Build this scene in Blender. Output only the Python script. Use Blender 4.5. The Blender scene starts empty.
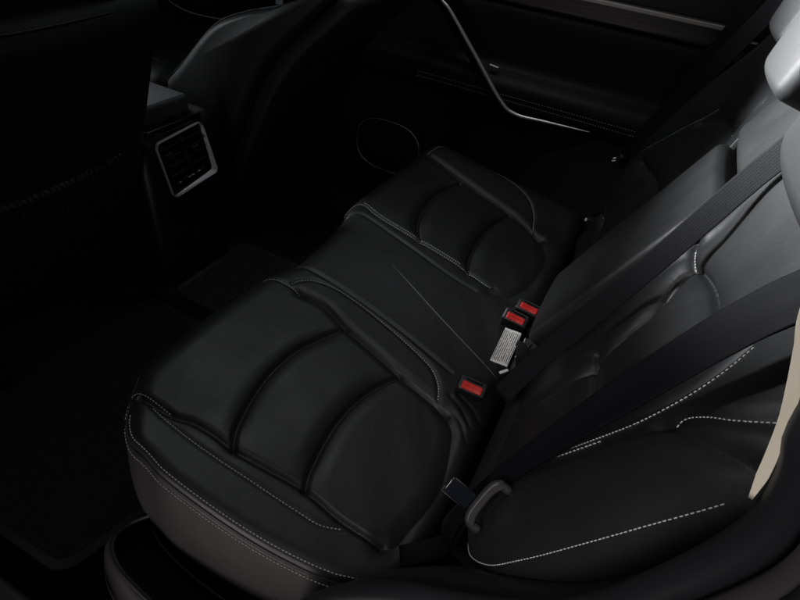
import bpy, bmesh, math, random
import numpy as np
from mathutils import Vector, Matrix
random.seed(4); np.random.seed(4)

# ------------------------------------------------------------------ camera, world, lamps, exposure
scene = bpy.context.scene
COL = scene.collection
cam_d = bpy.data.cameras.new('camera'); cam = bpy.data.objects.new('camera', cam_d); COL.objects.link(cam)
cam_d.sensor_width = 36.0; cam_d.lens = 23.3; cam_d.clip_start = 0.02; cam_d.clip_end = 50
CR = Matrix(((0.88117559, -0.37733237, 0.28486816), (0.45919327, 0.53958616, -0.70568287), (0.11256607, 0.75264006, 0.64873864)))
cam.matrix_world = Matrix.Translation((0.56, -0.27, 1.08)) @ CR.to_4x4()
scene.camera = cam

world = bpy.data.worlds.new('World'); scene.world = world; world.use_nodes = True
world.node_tree.nodes['Background'].inputs[0].default_value = (0.55, 0.6, 0.7, 1)
world.node_tree.nodes['Background'].inputs[1].default_value = 0.032

def area(name, loc, target, sx, sy, power, color, spread=180):
    l = bpy.data.lights.new(name, 'AREA'); l.shape = 'RECTANGLE'; l.size = sx; l.size_y = sy
    l.energy = power; l.color = color; l.spread = math.radians(spread)
    o = bpy.data.objects.new(name, l); COL.objects.link(o); o.location = loc
    o.rotation_euler = (Vector(target) - Vector(loc)).to_track_quat('-Z', 'Y').to_euler()
    return o
# added narrow beam on to the headrests, a little daylight through the windscreen, added soft overhead fill, the open near door
area('headrest_beam', (-1.40, 0.80, 1.45), (0.72, 0.62, 1.27), 0.60, 0.30, 33.0, (0.96, 0.97, 1.0), 31)
area('windscreen_light', (-2.40, 0.45, 1.30), (-0.55, 0.48, 0.58), 0.4, 0.30, 1.1, (0.95, 0.97, 1.0), 18)
area('overhead_fill', (-0.12, 0.82, 1.75), (0.28, 0.72, 0.4), 1.5, 0.5, 1.5, (0.95, 0.975, 1.0), 105)
area('open_door_light', (0.30, -1.05, 1.60), (0.64, 0.02, 0.68), 0.6, 0.4, 0.75, (1.0, 0.94, 0.94), 38)
area('ground_bounce_fill', (0.15, -0.85, -0.05), (0.22, -0.02, 0.24), 0.7, 0.3, 0.50, (1.0, 0.89, 0.90), 60)  # added low fill lamp that brightens the side panel of the seat

vs = scene.view_settings
vs.view_transform = 'Standard'; vs.look = 'None'; vs.exposure = 0.0; vs.gamma = 1.0; vs.use_curve_mapping = False
scene.render.resolution_x = 1024; scene.render.resolution_y = 768

# ------------------------------------------------------------------ materials
def mat(name, base, rough=0.5, metal=0.0, spec=0.5, bump=None, coat=0.0, var=0.0, sheen=0.0):
    """bump = (kind, scale, strength, distance)"""
    m = bpy.data.materials.new(name); m.use_nodes = True
    nt = m.node_tree; b = nt.nodes['Principled BSDF']
    b.inputs['Base Color'].default_value = (*base, 1); b.inputs['Roughness'].default_value = rough
    b.inputs['Metallic'].default_value = metal; b.inputs['Specular IOR Level'].default_value = spec
    if coat: b.inputs['Coat Weight'].default_value = coat; b.inputs['Coat Roughness'].default_value = 0.1
    if sheen: b.inputs['Sheen Weight'].default_value = sheen
    tc = nt.nodes.new('ShaderNodeTexCoord')
    if var:
        n = nt.nodes.new('ShaderNodeTexNoise'); n.inputs['Scale'].default_value = 14; n.inputs['Detail'].default_value = 6
        nt.links.new(tc.outputs['Object'], n.inputs['Vector'])
        mr = nt.nodes.new('ShaderNodeMapRange'); mr.inputs[1].default_value = 0.3; mr.inputs[2].default_value = 0.7
        mr.inputs[3].default_value = rough - var; mr.inputs[4].default_value = rough + var
        nt.links.new(n.outputs['Fac'], mr.inputs[0]); nt.links.new(mr.outputs[0], b.inputs['Roughness'])
    if bump:
        kind, sc, st, di = bump
        bp = nt.nodes.new('ShaderNodeBump'); bp.inputs['Strength'].default_value = st; bp.inputs['Distance'].default_value = di
        if kind == 'leather':
            v = nt.nodes.new('ShaderNodeTexVoronoi'); v.feature = 'DISTANCE_TO_EDGE'; v.inputs['Scale'].default_value = sc
            n = nt.nodes.new('ShaderNodeTexNoise'); n.inputs['Scale'].default_value = sc * 0.12; n.inputs['Detail'].default_value = 5
            nt.links.new(tc.outputs['Object'], n.inputs['Vector'])
            mx = nt.nodes.new('ShaderNodeMath'); mx.operation = 'MULTIPLY_ADD'; mx.inputs[1].default_value = 0.7
            nt.links.new(v.outputs['Distance'], mx.inputs[0]); nt.links.new(n.outputs['Fac'], mx.inputs[2])
            out = mx.outputs[0]; vec = v
            n2 = nt.nodes.new('ShaderNodeTexNoise'); n2.inputs['Scale'].default_value = 26; n2.inputs['Detail'].default_value = 3; n2.inputs['Distortion'].default_value = 0.8
            nt.links.new(tc.outputs['Object'], n2.inputs['Vector'])
            b2 = nt.nodes.new('ShaderNodeBump'); b2.inputs['Strength'].default_value = 0.22; b2.inputs['Distance'].default_value = 0.003
            nt.links.new(n2.outputs['Fac'], b2.inputs['Height']); nt.links.new(b2.outputs[0], bp.inputs['Normal'])
        elif kind == 'hex':
            v = nt.nodes.new('ShaderNodeTexVoronoi'); v.feature = 'F1'; v.inputs['Scale'].default_value = sc; v.inputs['Randomness'].default_value = 0.25
            out = v.outputs['Distance']; vec = v
        elif kind == 'rib':
            v = nt.nodes.new('ShaderNodeTexWave'); v.wave_type = 'BANDS'; v.bands_direction = 'Y'; v.inputs['Scale'].default_value = sc
            out = v.outputs['Fac']; vec = v
        elif kind == 'weave':
            v = nt.nodes.new('ShaderNodeTexVoronoi'); v.feature = 'F1'; v.inputs['Scale'].default_value = sc; v.inputs['Randomness'].default_value = 0.5
            out = v.outputs['Distance']; vec = v
        else:
            v = nt.nodes.new('ShaderNodeTexNoise'); v.inputs['Scale'].default_value = sc; v.inputs['Detail'].default_value = 8
            out = v.outputs['Fac']; vec = v
        nt.links.new(tc.outputs['Object'], vec.inputs['Vector'])
        nt.links.new(out, bp.inputs['Height']); nt.links.new(bp.outputs[0], b.inputs['Normal'])
    return m

M = {}
M['leather'] = mat('black_leather', (0.0138, 0.0142, 0.0147), 0.48, spec=0.50, bump=('leather', 800, 0.32, 0.0006), var=0.05)
M['leather_side'] = mat('black_side_vinyl', (0.021, 0.020, 0.020), 0.52, spec=0.42, bump=('leather', 900, 0.2, 0.0005), var=0.04)
M['front_leather'] = mat('front_seat_black_leather', (0.013, 0.014, 0.015), 0.55, spec=0.35, bump=('leather', 800, 0.2, 0.0005))
M['headrest'] = mat('headrest_black_leather', (0.017, 0.0175, 0.018), 0.62, spec=0.42, bump=('leather', 800, 0.3, 0.0006))
M['door_leather'] = mat('door_black_leather', (0.006, 0.006, 0.0065), 0.55, spec=0.25, bump=('leather', 800, 0.25, 0.0005))
M['thread'] = mat('pale_grey_thread', (0.62, 0.62, 0.60), 0.7)
M['dim_thread'] = mat('grey_thread', (0.30, 0.30, 0.30), 0.7)
M['plastic'] = mat('black_plastic', (0.012, 0.012, 0.013), 0.42, bump=('noise', 600, 0.15, 0.0004))
M['matte_plastic'] = mat('matte_black_plastic', (0.006, 0.006, 0.006), 0.65, bump=('noise', 500, 0.2, 0.0004))
M['gloss_plastic'] = mat('gloss_black_plastic', (0.006, 0.006, 0.007), 0.12)
M['brown_plastic'] = mat('dark_brown_plastic', (0.016, 0.014, 0.012), 0.65, bump=('noise', 500, 0.2, 0.0004))
M['lid'] = mat('console_lid_vinyl', (0.055, 0.056, 0.058), 0.42, bump=('leather', 700, 0.2, 0.0005))
M['chrome'] = mat('satin_chrome', (0.80, 0.79, 0.78), 0.42, metal=1.0)
M['frame_chrome'] = mat('vent_frame_metal', (0.85, 0.84, 0.84), 0.5, metal=1.0)
M['red'] = mat('red_button_plastic', (0.62, 0.025, 0.02), 0.38)
M['tongue'] = mat('grey_buckle_plastic', (0.038, 0.037, 0.040), 0.5, bump=('noise', 600, 0.15, 0.0003))
M['pale_line'] = mat('grey_line', (0.085, 0.085, 0.085), 0.5)
M['strip_edge'] = mat('pale_brown_metal_edge', (0.5, 0.46, 0.42), 0.4)
M['clear'] = mat('smoky_blue_plastic', (0.010, 0.013, 0.018), 0.12)
M['webbing'] = mat('navy_black_webbing', (0.0040, 0.0043, 0.0058), 0.65, spec=0.16, bump=('weave', 1300, 0.3, 0.0008))
M['cream'] = mat('cream_trim', (0.80, 0.75, 0.60), 0.6, bump=('noise', 400, 0.2, 0.0004))
M['pillar'] = mat('brown_grey_pillar_trim', (0.10, 0.09, 0.07), 0.65, bump=('noise', 400, 0.2, 0.0004))
M['rubber'] = mat('black_rubber', (0.012, 0.012, 0.014), 0.5)
M['paint'] = mat('grey_body_paint', (0.16, 0.15, 0.17), 0.35, coat=0.6)
M['sill'] = mat('dark_sill_plastic', (0.045, 0.04, 0.043), 0.5, bump=('noise', 500, 0.15, 0.0003))
M['carpet'] = mat('black_carpet', (0.006, 0.006, 0.006), 0.9, bump=('noise', 900, 0.8, 0.002))
M['mat_hex'] = mat('black_cell_mat', (0.014, 0.014, 0.014), 0.38, spec=0.6, bump=('hex', 150, 1.0, 0.006))
M['mat_rib'] = mat('black_ribbed_mat', (0.014, 0.014, 0.014), 0.38, spec=0.6, bump=('rib', 22, 0.8, 0.003))
M['net'] = mat('black_pocket_mesh', (0.014, 0.014, 0.014), 0.38, spec=0.6, bump=('hex', 90, 1.0, 0.006))
M['white'] = mat('white_plastic', (0.7, 0.7, 0.68), 0.5)

def wood_mat():
    m = mat('dark_wood_strip', (0.05, 0.04, 0.034), 0.4)
    nt = m.node_tree; b = nt.nodes['Principled BSDF']; tc = nt.nodes.new('ShaderNodeTexCoord')
    mp = nt.nodes.new('ShaderNodeMapping'); mp.inputs['Scale'].default_value = (4, 60, 160)
    n = nt.nodes.new('ShaderNodeTexNoise'); n.inputs['Scale'].default_value = 1.5; n.inputs['Detail'].default_value = 8
    r = nt.nodes.new('ShaderNodeValToRGB'); r.color_ramp.elements[0].position = 0.35; r.color_ramp.elements[1].position = 0.7
    r.color_ramp.elements[0].color = (0.025, 0.021, 0.018, 1); r.color_ramp.elements[1].color = (0.085, 0.077, 0.070, 1)
    nt.links.new(tc.outputs['Object'], mp.inputs[0]); nt.links.new(mp.outputs[0], n.inputs['Vector'])
    nt.links.new(n.outputs['Fac'], r.inputs[0]); nt.links.new(r.outputs[0], b.inputs['Base Color'])
    return m
M['wood'] = wood_mat()

def paper_mat():
    # printed rows along the tag's length, broken into word-like dashes
    m = mat('printed_white_paper', (0.75, 0.74, 0.70), 0.7)
    nt = m.node_tree; b = nt.nodes['Principled BSDF']; tc = nt.nodes.new('ShaderNodeTexCoord')
    sp = nt.nodes.new('ShaderNodeSeparateXYZ'); nt.links.new(tc.outputs['Generated'], sp.inputs[0])
    def mth(op, a, bb=None, c=None):
        k = nt.nodes.new('ShaderNodeMath'); k.operation = op
        for i, q in enumerate((a, bb, c)):
            if q is None: continue
            if isinstance(q, (int, float)): k.inputs[i].default_value = q
            else: nt.links.new(q, k.inputs[i])
        return k.outputs[0]
    row = mth('FRACT', mth('MULTIPLY', sp.outputs['Y'], 9.0))
    inrow = mth('LESS_THAN', mth('ABSOLUTE', mth('SUBTRACT', row, 0.5)), 0.24)
    cb = nt.nodes.new('ShaderNodeCombineXYZ')
    nt.links.new(mth('MULTIPLY', sp.outputs['X'], 30.0), cb.inputs[0]); nt.links.new(mth('FLOOR', mth('MULTIPLY', sp.outputs['Y'], 9.0)), cb.inputs[1])
    n = nt.nodes.new('ShaderNodeTexNoise'); n.inputs['Scale'].default_value = 1.1; nt.links.new(cb.outputs[0], n.inputs['Vector'])
    word = mth('GREATER_THAN', n.outputs['Fac'], 0.40)
    marg = mth('MULTIPLY', mth('GREATER_THAN', sp.outputs['X'], 0.06), mth('LESS_THAN', sp.outputs['X'], 0.93))
    f = mth('MULTIPLY', mth('MULTIPLY', inrow, word), marg)
    mx = nt.nodes.new('ShaderNodeMix'); mx.data_type = 'RGBA'
    mx.inputs[6].default_value = (0.75, 0.74, 0.70, 1); mx.inputs[7].default_value = (0.10, 0.10, 0.10, 1)
    nt.links.new(f, mx.inputs[0]); nt.links.new(mx.outputs[2], b.inputs['Base Color'])
    return m
M['paper'] = paper_mat()

# ------------------------------------------------------------------ helpers
def tag(o, label=None, cat=None, group=None, kind=None):
    if label: o['label'] = label
    if cat: o['category'] = cat
    if group: o['group'] = group
    if kind: o['kind'] = kind
    return o
def thing(name, label, cat, loc=(0, 0, 0), group=None):
    o = bpy.data.objects.new(name, None); COL.objects.link(o); o.location = loc; o.empty_display_size = 0.05
    return tag(o, label, cat, group)
def place(o, parent):
    """parts keep world coordinates in their mesh; the parent Empty sits at the thing's base"""
    o.parent = parent
    if parent is not None:
        p = parent; off = Vector((0, 0, 0))
        while p is not None: off += p.location; p = p.parent
        o.location = -off
def mesh_obj(name, verts, faces, m, parent=None, smooth=True, normals=None):
    me = bpy.data.meshes.new(name); me.from_pydata([tuple(v) for v in np.asarray(verts, float).tolist()], [], [list(map(int, f)) for f in faces])
    me.materials.append(M[m]); 
    if smooth: me.polygons.foreach_set('use_smooth', [True] * len(me.polygons))
    me.update()
    if normals is not None: me.normals_split_custom_set_from_vertices([tuple(n) for n in np.asarray(normals).tolist()])
    o = bpy.data.objects.new(name, me); COL.objects.link(o)
    place(o, parent)
    return o
def resample(pts, n=80):
    P = np.asarray(pts, float)
    if len(P) == 2: return P[0] + (P[1] - P[0]) * np.linspace(0, 1, n)[:, None]
    Q = np.vstack([2 * P[0] - P[1], P, 2 * P[-1] - P[-2]]); out = []
    m = max(4, int(8 * n / len(P)))
    for i in range(1, len(Q) - 2):
        t = np.linspace(0, 1, m, endpoint=False)[:, None]; a, b, c, d = Q[i - 1], Q[i], Q[i + 1], Q[i + 2]
        out.append(0.5 * ((2 * b) + (-a + c) * t + (2 * a - 5 * b + 4 * c - d) * t * t + (-a + 3 * b - 3 * c + d) * t ** 3))
    out.append(P[-1:]); D = np.vstack(out)
    L = np.r_[0, np.cumsum(np.linalg.norm(np.diff(D, axis=0), axis=1))]
    s = np.linspace(0, L[-1], n)
    return np.stack([np.interp(s, L, D[:, k]) for k in range(D.shape[1])], 1)
def dist_poly(X, Y, poly, cap=0.12):
    P = resample(poly, 40); out = np.full(X.shape, cap)
    lo = P.min(0) - cap; hi = P.max(0) + cap
    k = (X > lo[0]) & (X < hi[0]) & (Y > lo[1]) & (Y < hi[1])
    x = X[k]; y = Y[k]; d = np.full(x.shape, cap)
    for a, b in zip(P[:-1], P[1:]):
        ab = b - a; L = max(ab @ ab, 1e-12)
        t = np.clip(((x - a[0]) * ab[0] + (y - a[1]) * ab[1]) / L, 0, 1)
        d = np.minimum(d, np.hypot(x - a[0] - t * ab[0], y - a[1] - t * ab[1]))
    out[k] = d
    return out
def grid_faces(nu, nv):
    i, j = np.meshgrid(np.arange(nu - 1), np.arange(nv - 1), indexing='ij'); a = (i * nv + j).ravel()
    return np.stack([a, a + nv, a + nv + 1, a + 1], 1)
def grid_normals(P):
    du = np.gradient(P, axis=0); dv = np.gradient(P, axis=1); n = np.cross(du, dv)
    return n / np.maximum(np.linalg.norm(n, axis=2, keepdims=True), 1e-9)
def split_grid(P, region, names, m, parent, flip=False):
    """one continuous surface; every upholstery panel becomes a mesh of its own, normals taken from the whole"""
    nu, nv = P.shape[:2]; F = grid_faces(nu, nv); N = grid_normals(P).reshape(-1, 3); V = P.reshape(-1, 3)
    if flip: F = F[:, ::-1]; N = -N
    rf = region.ravel()[F[:, 0]]; objs = {}
    for k, nm in names.items():
        f = F[rf == k]
        if not len(f): continue
        ids, inv = np.unique(f, return_inverse=True)
        objs[k] = mesh_obj(nm, V[ids], inv.reshape(f.shape), m, parent, True, N[ids])
    return objs
def tube(name, pts, r, m, parent=None, n=10, rs=None, cap=True):
    P = np.asarray(pts, float); T = np.gradient(P, axis=0); T /= np.linalg.norm(T, axis=1, keepdims=True)
    ref = np.array([0, 0, 1.0]) if abs(T[:, 2]).mean() < 0.8 else np.array([0, 1.0, 0])
    V = []; k = len(P)
    for i in range(k):
        a = np.cross(T[i], ref); a /= np.linalg.norm(a); b = np.cross(T[i], a); rr = r if rs is None else rs[i]
        for q in range(n):
            th = 2 * math.pi * q / n; V.append(P[i] + rr * (math.cos(th) * a + math.sin(th) * b))
    F = [[i * n + q, i * n + (q + 1) % n, (i + 1) * n + (q + 1) % n, (i + 1) * n + q] for i in range(k - 1) for q in range(n)]
    if cap: F += [list(range(n))[::-1], [(k - 1) * n + q for q in range(n)]]
    return mesh_obj(name, V, F, m, parent)
def ribbon(name, pts, nrm, width, thick, m, parent=None, ripple=0.0, rib=0.00007):
    """flat strap with rounded edges: pts path, nrm facing direction(s)"""
    P = np.asarray(pts, float); T = np.gradient(P, axis=0); T /= np.linalg.norm(T, axis=1, keepdims=True)
    Nn = np.asarray(nrm, float); Nn = np.tile(Nn, (len(P), 1)) if Nn.ndim == 1 else Nn
    W = np.cross(T, Nn); W /= np.linalg.norm(W, axis=1, keepdims=True); Nn = np.cross(W, T)
    wd = np.full(len(P), width) if np.isscalar(width) else np.asarray(width)
    sec = []
    for s in np.linspace(-1, 1, 41): sec.append((s * 0.5, 0.5 if abs(s) < 0.99 else 0.15))
    for s in np.linspace(1, -1, 41): sec.append((s * 0.5, -0.5 if abs(s) < 0.99 else -0.15))
    k = len(sec); V = []
    for i in range(len(P)):
        for (a, b) in sec:
            cur = ripple * math.cos(a * 2 * math.pi) * math.sin(i * 0.11)
            if abs(a) < .49: cur += rib * math.cos(a * 2 * math.pi * 10)
            V.append(P[i] + W[i] * a * wd[i] + Nn[i] * (b * thick + cur))
    F = [[i * k + q, i * k + (q + 1) % k, (i + 1) * k + (q + 1) % k, (i + 1) * k + q] for i in range(len(P) - 1) for q in range(k)]
    F += [list(range(k))[::-1], [(len(P) - 1) * k + q for q in range(k)]]
    return mesh_obj(name, V, F, m, parent)
def rbox(name, c, half, r, m, parent=None, R=None, n=10, warp=None, smooth=True):
    """box with truly rounded edges, optional warp(local)->local, R = 3 column axes"""
    half = np.array(half, float); r = min(r, half.min() * 0.999)
    q = np.linspace(0, math.pi / 4, 4); e = []
    V = []; F = []; idx = {}
    def axis_samples(h):
        inner = np.linspace(-(h - r), h - r, n); t = np.tan(np.linspace(0, math.pi / 4, 4)[1:]) * r
        return np.r_[-(h - r) - t[::-1], inner, (h - r) + t]
    ax = [axis_samples(h) for h in half]
    for d in range(3):
        a, b = (d + 1) % 3, (d + 2) % 3
        for s in (-1, 1):
            A, B = np.meshgrid(ax[a], ax[b], indexing='ij'); na, nb = A.shape
            P = np.zeros((na, nb, 3)); P[..., a] = A; P[..., b] = B; P[..., d] = s * half[d]
            ids = np.empty((na, nb), int)
            for i in range(na):
                for j in range(nb):
                    key = tuple(np.round(P[i, j], 6))
                    if key not in idx: idx[key] = len(V); V.append(P[i, j])
                    ids[i, j] = idx[key]
            for i in range(na - 1):
                for j in range(nb - 1):
                    f = [ids[i, j], ids[i + 1, j], ids[i + 1, j + 1], ids[i, j + 1]]
                    F.append(f if s > 0 else f[::-1])
    V = np.array(V); inn = np.clip(V, -(half - r), half - r); dv = V - inn; L = np.linalg.norm(dv, axis=1, keepdims=True)
    V = inn + dv / np.maximum(L, 1e-9) * r
    if warp is not None: V = warp(V)
    if R is not None: V = V @ np.array(R, float).T
    return mesh_obj(name, V + np.array(c, float), F, m, parent, smooth)
def axes(x, y=None, z=None):
    """orthonormal column axes from a main x axis and a hint"""
    x = np.array(x, float); x /= np.linalg.norm(x)
    if z is not None:
        z = np.array(z, float); z -= (z @ x) * x; z /= np.linalg.norm(z); y = np.cross(z, x)
    else:
        y = np.array(y, float); y -= (y @ x) * x; y /= np.linalg.norm(y); z = np.cross(x, y)
    return np.stack([x, y, z], 1)
def stitches(name, P, N, parent, pitch=0.0062, length=0.0043, r=0.0008, m='thread', lift=0.0004):
    """a row of separate little thread stitches along a seam"""
    P = np.asarray(P, float); N = np.asarray(N, float)
    L = np.r_[0, np.cumsum(np.linalg.norm(np.diff(P, axis=0), axis=1))]; k = int(L[-1] / pitch)
    V = []; F = []
    for i in range(k):
        s0 = i * pitch + random.uniform(-.0003, .0003); s1 = s0 + length
        at = lambda s, A: np.array([np.interp(s, L, A[:, q]) for q in range(3)])
        a = at(s0, P); b = at(s1, P); nn = at((s0 + s1) / 2, N); nn /= np.linalg.norm(nn)
        t = b - a; ln = np.linalg.norm(t)
        if ln < 1e-6: continue
        t /= ln; w = np.cross(t, nn); w /= np.linalg.norm(w); base = len(V)
        for f_, rr, up in ((0.0, 0.35, -0.6), (0.2, 0.95, 0.25), (0.8, 0.95, 0.25), (1.0, 0.35, -0.6)):
            c = a + (b - a) * f_ + nn * (lift + up * r)
            for q in range(5):
                th = 2 * math.pi * q / 5; V.append(c + rr * r * (math.cos(th) * w + math.sin(th) * nn))
        for g in range(3):
            for q in range(5): F.append([base + g * 5 + q, base + g * 5 + (q + 1) % 5, base + g * 5 + 5 + (q + 1) % 5, base + g * 5 + 5 + q])
        F.append([base + q for q in range(5)][::-1]); F.append([base + 15 + q for q in range(5)])
    o = mesh_obj(name, V, F, m, parent); o['kind'] = 'stuff'
    return o

#<shape>
def ss(a, b, t):
    u = np.clip((t - a) / (b - a), 0, 1); return u * u * (3 - 2 * u)
def w_base(y, h):
    """how far the bench back stands proud of its reference plane, in metres (y across, h up the lean)"""
    ym = np.minimum(y, 1.34 - y)
    lower = -0.030 * (1 - ss(0.04, 0.25, h))
    ins = -0.028 * ss(0.11, 0.25, ym) * (1 - ss(0.50, 0.56, ym)) * (1 - 0.7 * ss(0.5, 0.62, h))
    bol = 0.020 * np.exp(-((ym - 0.06) / 0.055) ** 2) * ss(0.18, 0.36, h) * (1 - 0.6 * ss(0.48, 0.62, h))
    return lower + ins + bol
#</shape>
# seam lines measured on the seat: cushion seams as (x, y), back seams as (y, h), in metres
SEAM = {
    'n_front_st': [(-0.0246, 0.0271), (-0.0371, 0.0545), (-0.0213, 0.0645), (0.0227, 0.0641), (0.0521, 0.0626)],
    'n_bol_st': [(0.0159, 0.0539), (0.0491, 0.0485), (0.1254, 0.0447), (0.2237, 0.0467), (0.3182, 0.0487), (0.354, 0.0509), (0.3875, 0.0645)],
    'n_crease': [(-0.0141, 0.0576), (0.0522, 0.0603), (0.0808, 0.0703), (0.1293, 0.0745), (0.1684, 0.0722), (0.2383, 0.0779), (0.3032, 0.083), (0.3754, 0.0748), (0.45, 0.076)],
    'n_rear': [(0.45, 0.076), (0.4685, 0.0883), (0.4766, 0.1249), (0.4901, 0.2148), (0.4686, 0.3167), (0.4523, 0.3438), (0.4332, 0.3621)],
    'arc1': [(0.1684, 0.0722), (0.1473, 0.1044), (0.1301, 0.1611), (0.1196, 0.2304), (0.1241, 0.3021), (0.1426, 0.3616), (0.1686, 0.4162)],
    'arc2': [(0.3032, 0.083), (0.2903, 0.1153), (0.2796, 0.1755), (0.2774, 0.2443), (0.2897, 0.3152), (0.3209, 0.3826)],
    'n_far_crease': [(0.0399, 0.4356), (0.1003, 0.4428), (0.1656, 0.4209), (0.2507, 0.4024), (0.3198, 0.3848), (0.3959, 0.3702), (0.4383, 0.3605)],
    'n_front_st2': [(-0.0453, 0.4182), (-0.0365, 0.4309), (0.0001, 0.4358), (0.0399, 0.4356), (0.0711, 0.436)],
    'c_near_st': [(0.011, 0.4462), (0.0182, 0.4659), (0.0424, 0.489), (0.0879, 0.5016), (0.1564, 0.498), (0.2431, 0.4815), (0.3307, 0.4561), (0.3674, 0.4397), (0.3938, 0.4135), (0.4111, 0.3763)],
    'c_near_line': [(-0.0285, 0.4925), (-0.0071, 0.5089), (0.0534, 0.5128), (0.15, 0.5086), (0.2631, 0.4914), (0.4006, 0.4604)],
    'c_far_line': [(-0.0483, 0.759), (-0.0119, 0.7866), (0.1162, 0.7675), (0.276, 0.7411), (0.3483, 0.7371)],
    'f_near_st': [(-0.065, 0.7854), (-0.0616, 0.8159), (-0.0377, 0.8296), (0.013, 0.8141), (0.0641, 0.8071), (0.1907, 0.799), (0.2822, 0.7931), (0.3605, 0.7775), (0.3847, 0.7809)],
    'farc1': [(0.1577, 0.8048), (0.1161, 0.8757), (0.0945, 0.9655), (0.0932, 1.0751), (0.1252, 1.161)],
    'farc2': [(0.308, 0.7872), (0.2856, 0.8559), (0.2773, 0.9532), (0.2853, 1.0589), (0.3088, 1.1334)],
    'f_crease': [(-0.0628, 1.2111), (-0.0057, 1.2092), (0.1158, 1.1831), (0.3052, 1.1439), (0.4227, 1.0858)],
    'f_rear': [(0.4227, 1.0858), (0.4647, 0.995), (0.4587, 0.8656), (0.4299, 0.7802), (0.3817, 0.7589)],
    'f_bol_st': [(-0.0215, 1.2266), (-0.0076, 1.2937), (0.0343, 1.3289), (0.1332, 1.32), (0.2315, 1.3053), (0.3192, 1.2584), (0.3662, 1.1967), (0.3935, 1.1074)],
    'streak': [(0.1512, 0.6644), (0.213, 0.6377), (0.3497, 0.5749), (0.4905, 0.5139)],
    'lipA_n': [(0.0956, 0.1211), (0.238, 0.077), (0.3192, 0.0732), (0.4247, 0.0704)],
    'lipA_f': [(0.9842, 0.072), (1.0155, 0.105), (1.1242, 0.1161), (1.2006, 0.1517)],
    'lipB': [(0.3942, 0.3022), (0.352, 0.3094), (0.2631, 0.33), (0.195, 0.3368), (0.1279, 0.3432)],
    'pl2': [(0.4008, 0.4118), (0.46, 0.439), (0.4662, 0.472), (0.4005, 0.4992), (0.3343, 0.5122), (0.2756, 0.5093), (0.2507, 0.4942), (0.2353, 0.4771)],
    'n_in': [(0.4247, 0.0704), (0.3573, 0.1885), (0.345, 0.2474), (0.3639, 0.3264), (0.4008, 0.4118), (0.4398, 0.4578), (0.5102, 0.4706), (0.5215, 0.48)],
    'n_in_st': [(0.3985, 0.4087), (0.4174, 0.4352), (0.4398, 0.4578), (0.4801, 0.4677), (0.5157, 0.4758)],
    'n_out': [(0.1662, 0.0427), (0.1234, 0.2879), (0.1255, 0.3581), (0.1164, 0.4228), (0.1109, 0.4871), (0.1316, 0.5218), (0.164, 0.5673)],
    'n_out2': [(0.1079, 0.4275), (0.0971, 0.4704), (0.0917, 0.5001)],
    'sh': [(0.0986, 0.4975), (0.0944, 0.5121), (0.098, 0.5224), (0.0875, 0.5429), (0.0697, 0.569), (0.0518, 0.6034)],
    'sh2': [(0.0986, 0.4975), (0.0864, 0.5147), (0.0535, 0.547), (0.0224, 0.5801)],
    'f_seam': [(1.1345, 0.1301), (1.267, 0.0962), (1.4455, 0.0644), (1.4226, 0.1631), (1.2719, 0.2885), (1.2008, 0.4126), (1.1529, 0.5061)],
    'f_pl': [(0.7515, 0.4096), (0.9757, 0.3424), (1.1036, 0.3166), (1.2138, 0.2881)],
    'f_pl2': [(1.1551, 0.4594), (1.1001, 0.5031), (0.9149, 0.5391)],
    'fc': [(0.9321, 0.5263), (0.8991, 0.5691), (0.8781, 0.6125)],
}

SEAM['n_out'] = [(.165, .10), (.152, .20), (.145, .28), (.138, .35), (.130, .42), (.126, .47), (.134, .51), (.150, .545), (.172, .58)]
SEAM['n_in'] = [(.368, .10)] + SEAM['n_in'][2:]
SEAM['lipB'] = [(.3942, .3022), (.352, .3094), (.2631, .325), (.225, .320), (.200, .314)]
SEAM['wr1'] = [(.425, .405), (.455, .392), (.485, .366)]; SEAM['wr2'] = [(.440, .418), (.468, .408), (.496, .392)]; SEAM['wr3'] = [(.448, .372), (.470, .358), (.492, .330)]
SEAM['n_out_g'] = [(a + .018, b) for a, b in SEAM['n_out']]
BA = math.radians(25)
def BP(y, h, w):
    """point on the bench back: y across the car, h up the lean, w out of the surface"""
    y = np.asarray(y, float); h = np.asarray(h, float); w = np.asarray(w, float)
    return np.stack([0.47 + h * math.sin(BA) - w * math.cos(BA), y + 0 * h, 0.27 + h * math.cos(BA) + w * math.sin(BA)], -1)
BN = np.array([-math.cos(BA), 0, math.sin(BA)]); BU = np.array([math.sin(BA), 0, math.cos(BA)])

# ================================================================== the setting
def sheet(name, x0, x1, y0, y1, z, m):
    return mesh_obj(name, [(x0, y0, z), (x1, y0, z), (x1, y1, z), (x0, y1, z)], [[0, 1, 2, 3]], m, None, False)
tag(sheet('floor', -2.2, 0.7, -0.05, 1.6, 0.0, 'carpet'), 'black carpeted cabin floor', kind='structure')
g = sheet('ground', -4, 4, -5, 5, -0.35, 'matte_plastic'); tag(g, 'dark ground under the car', kind='structure')

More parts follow.
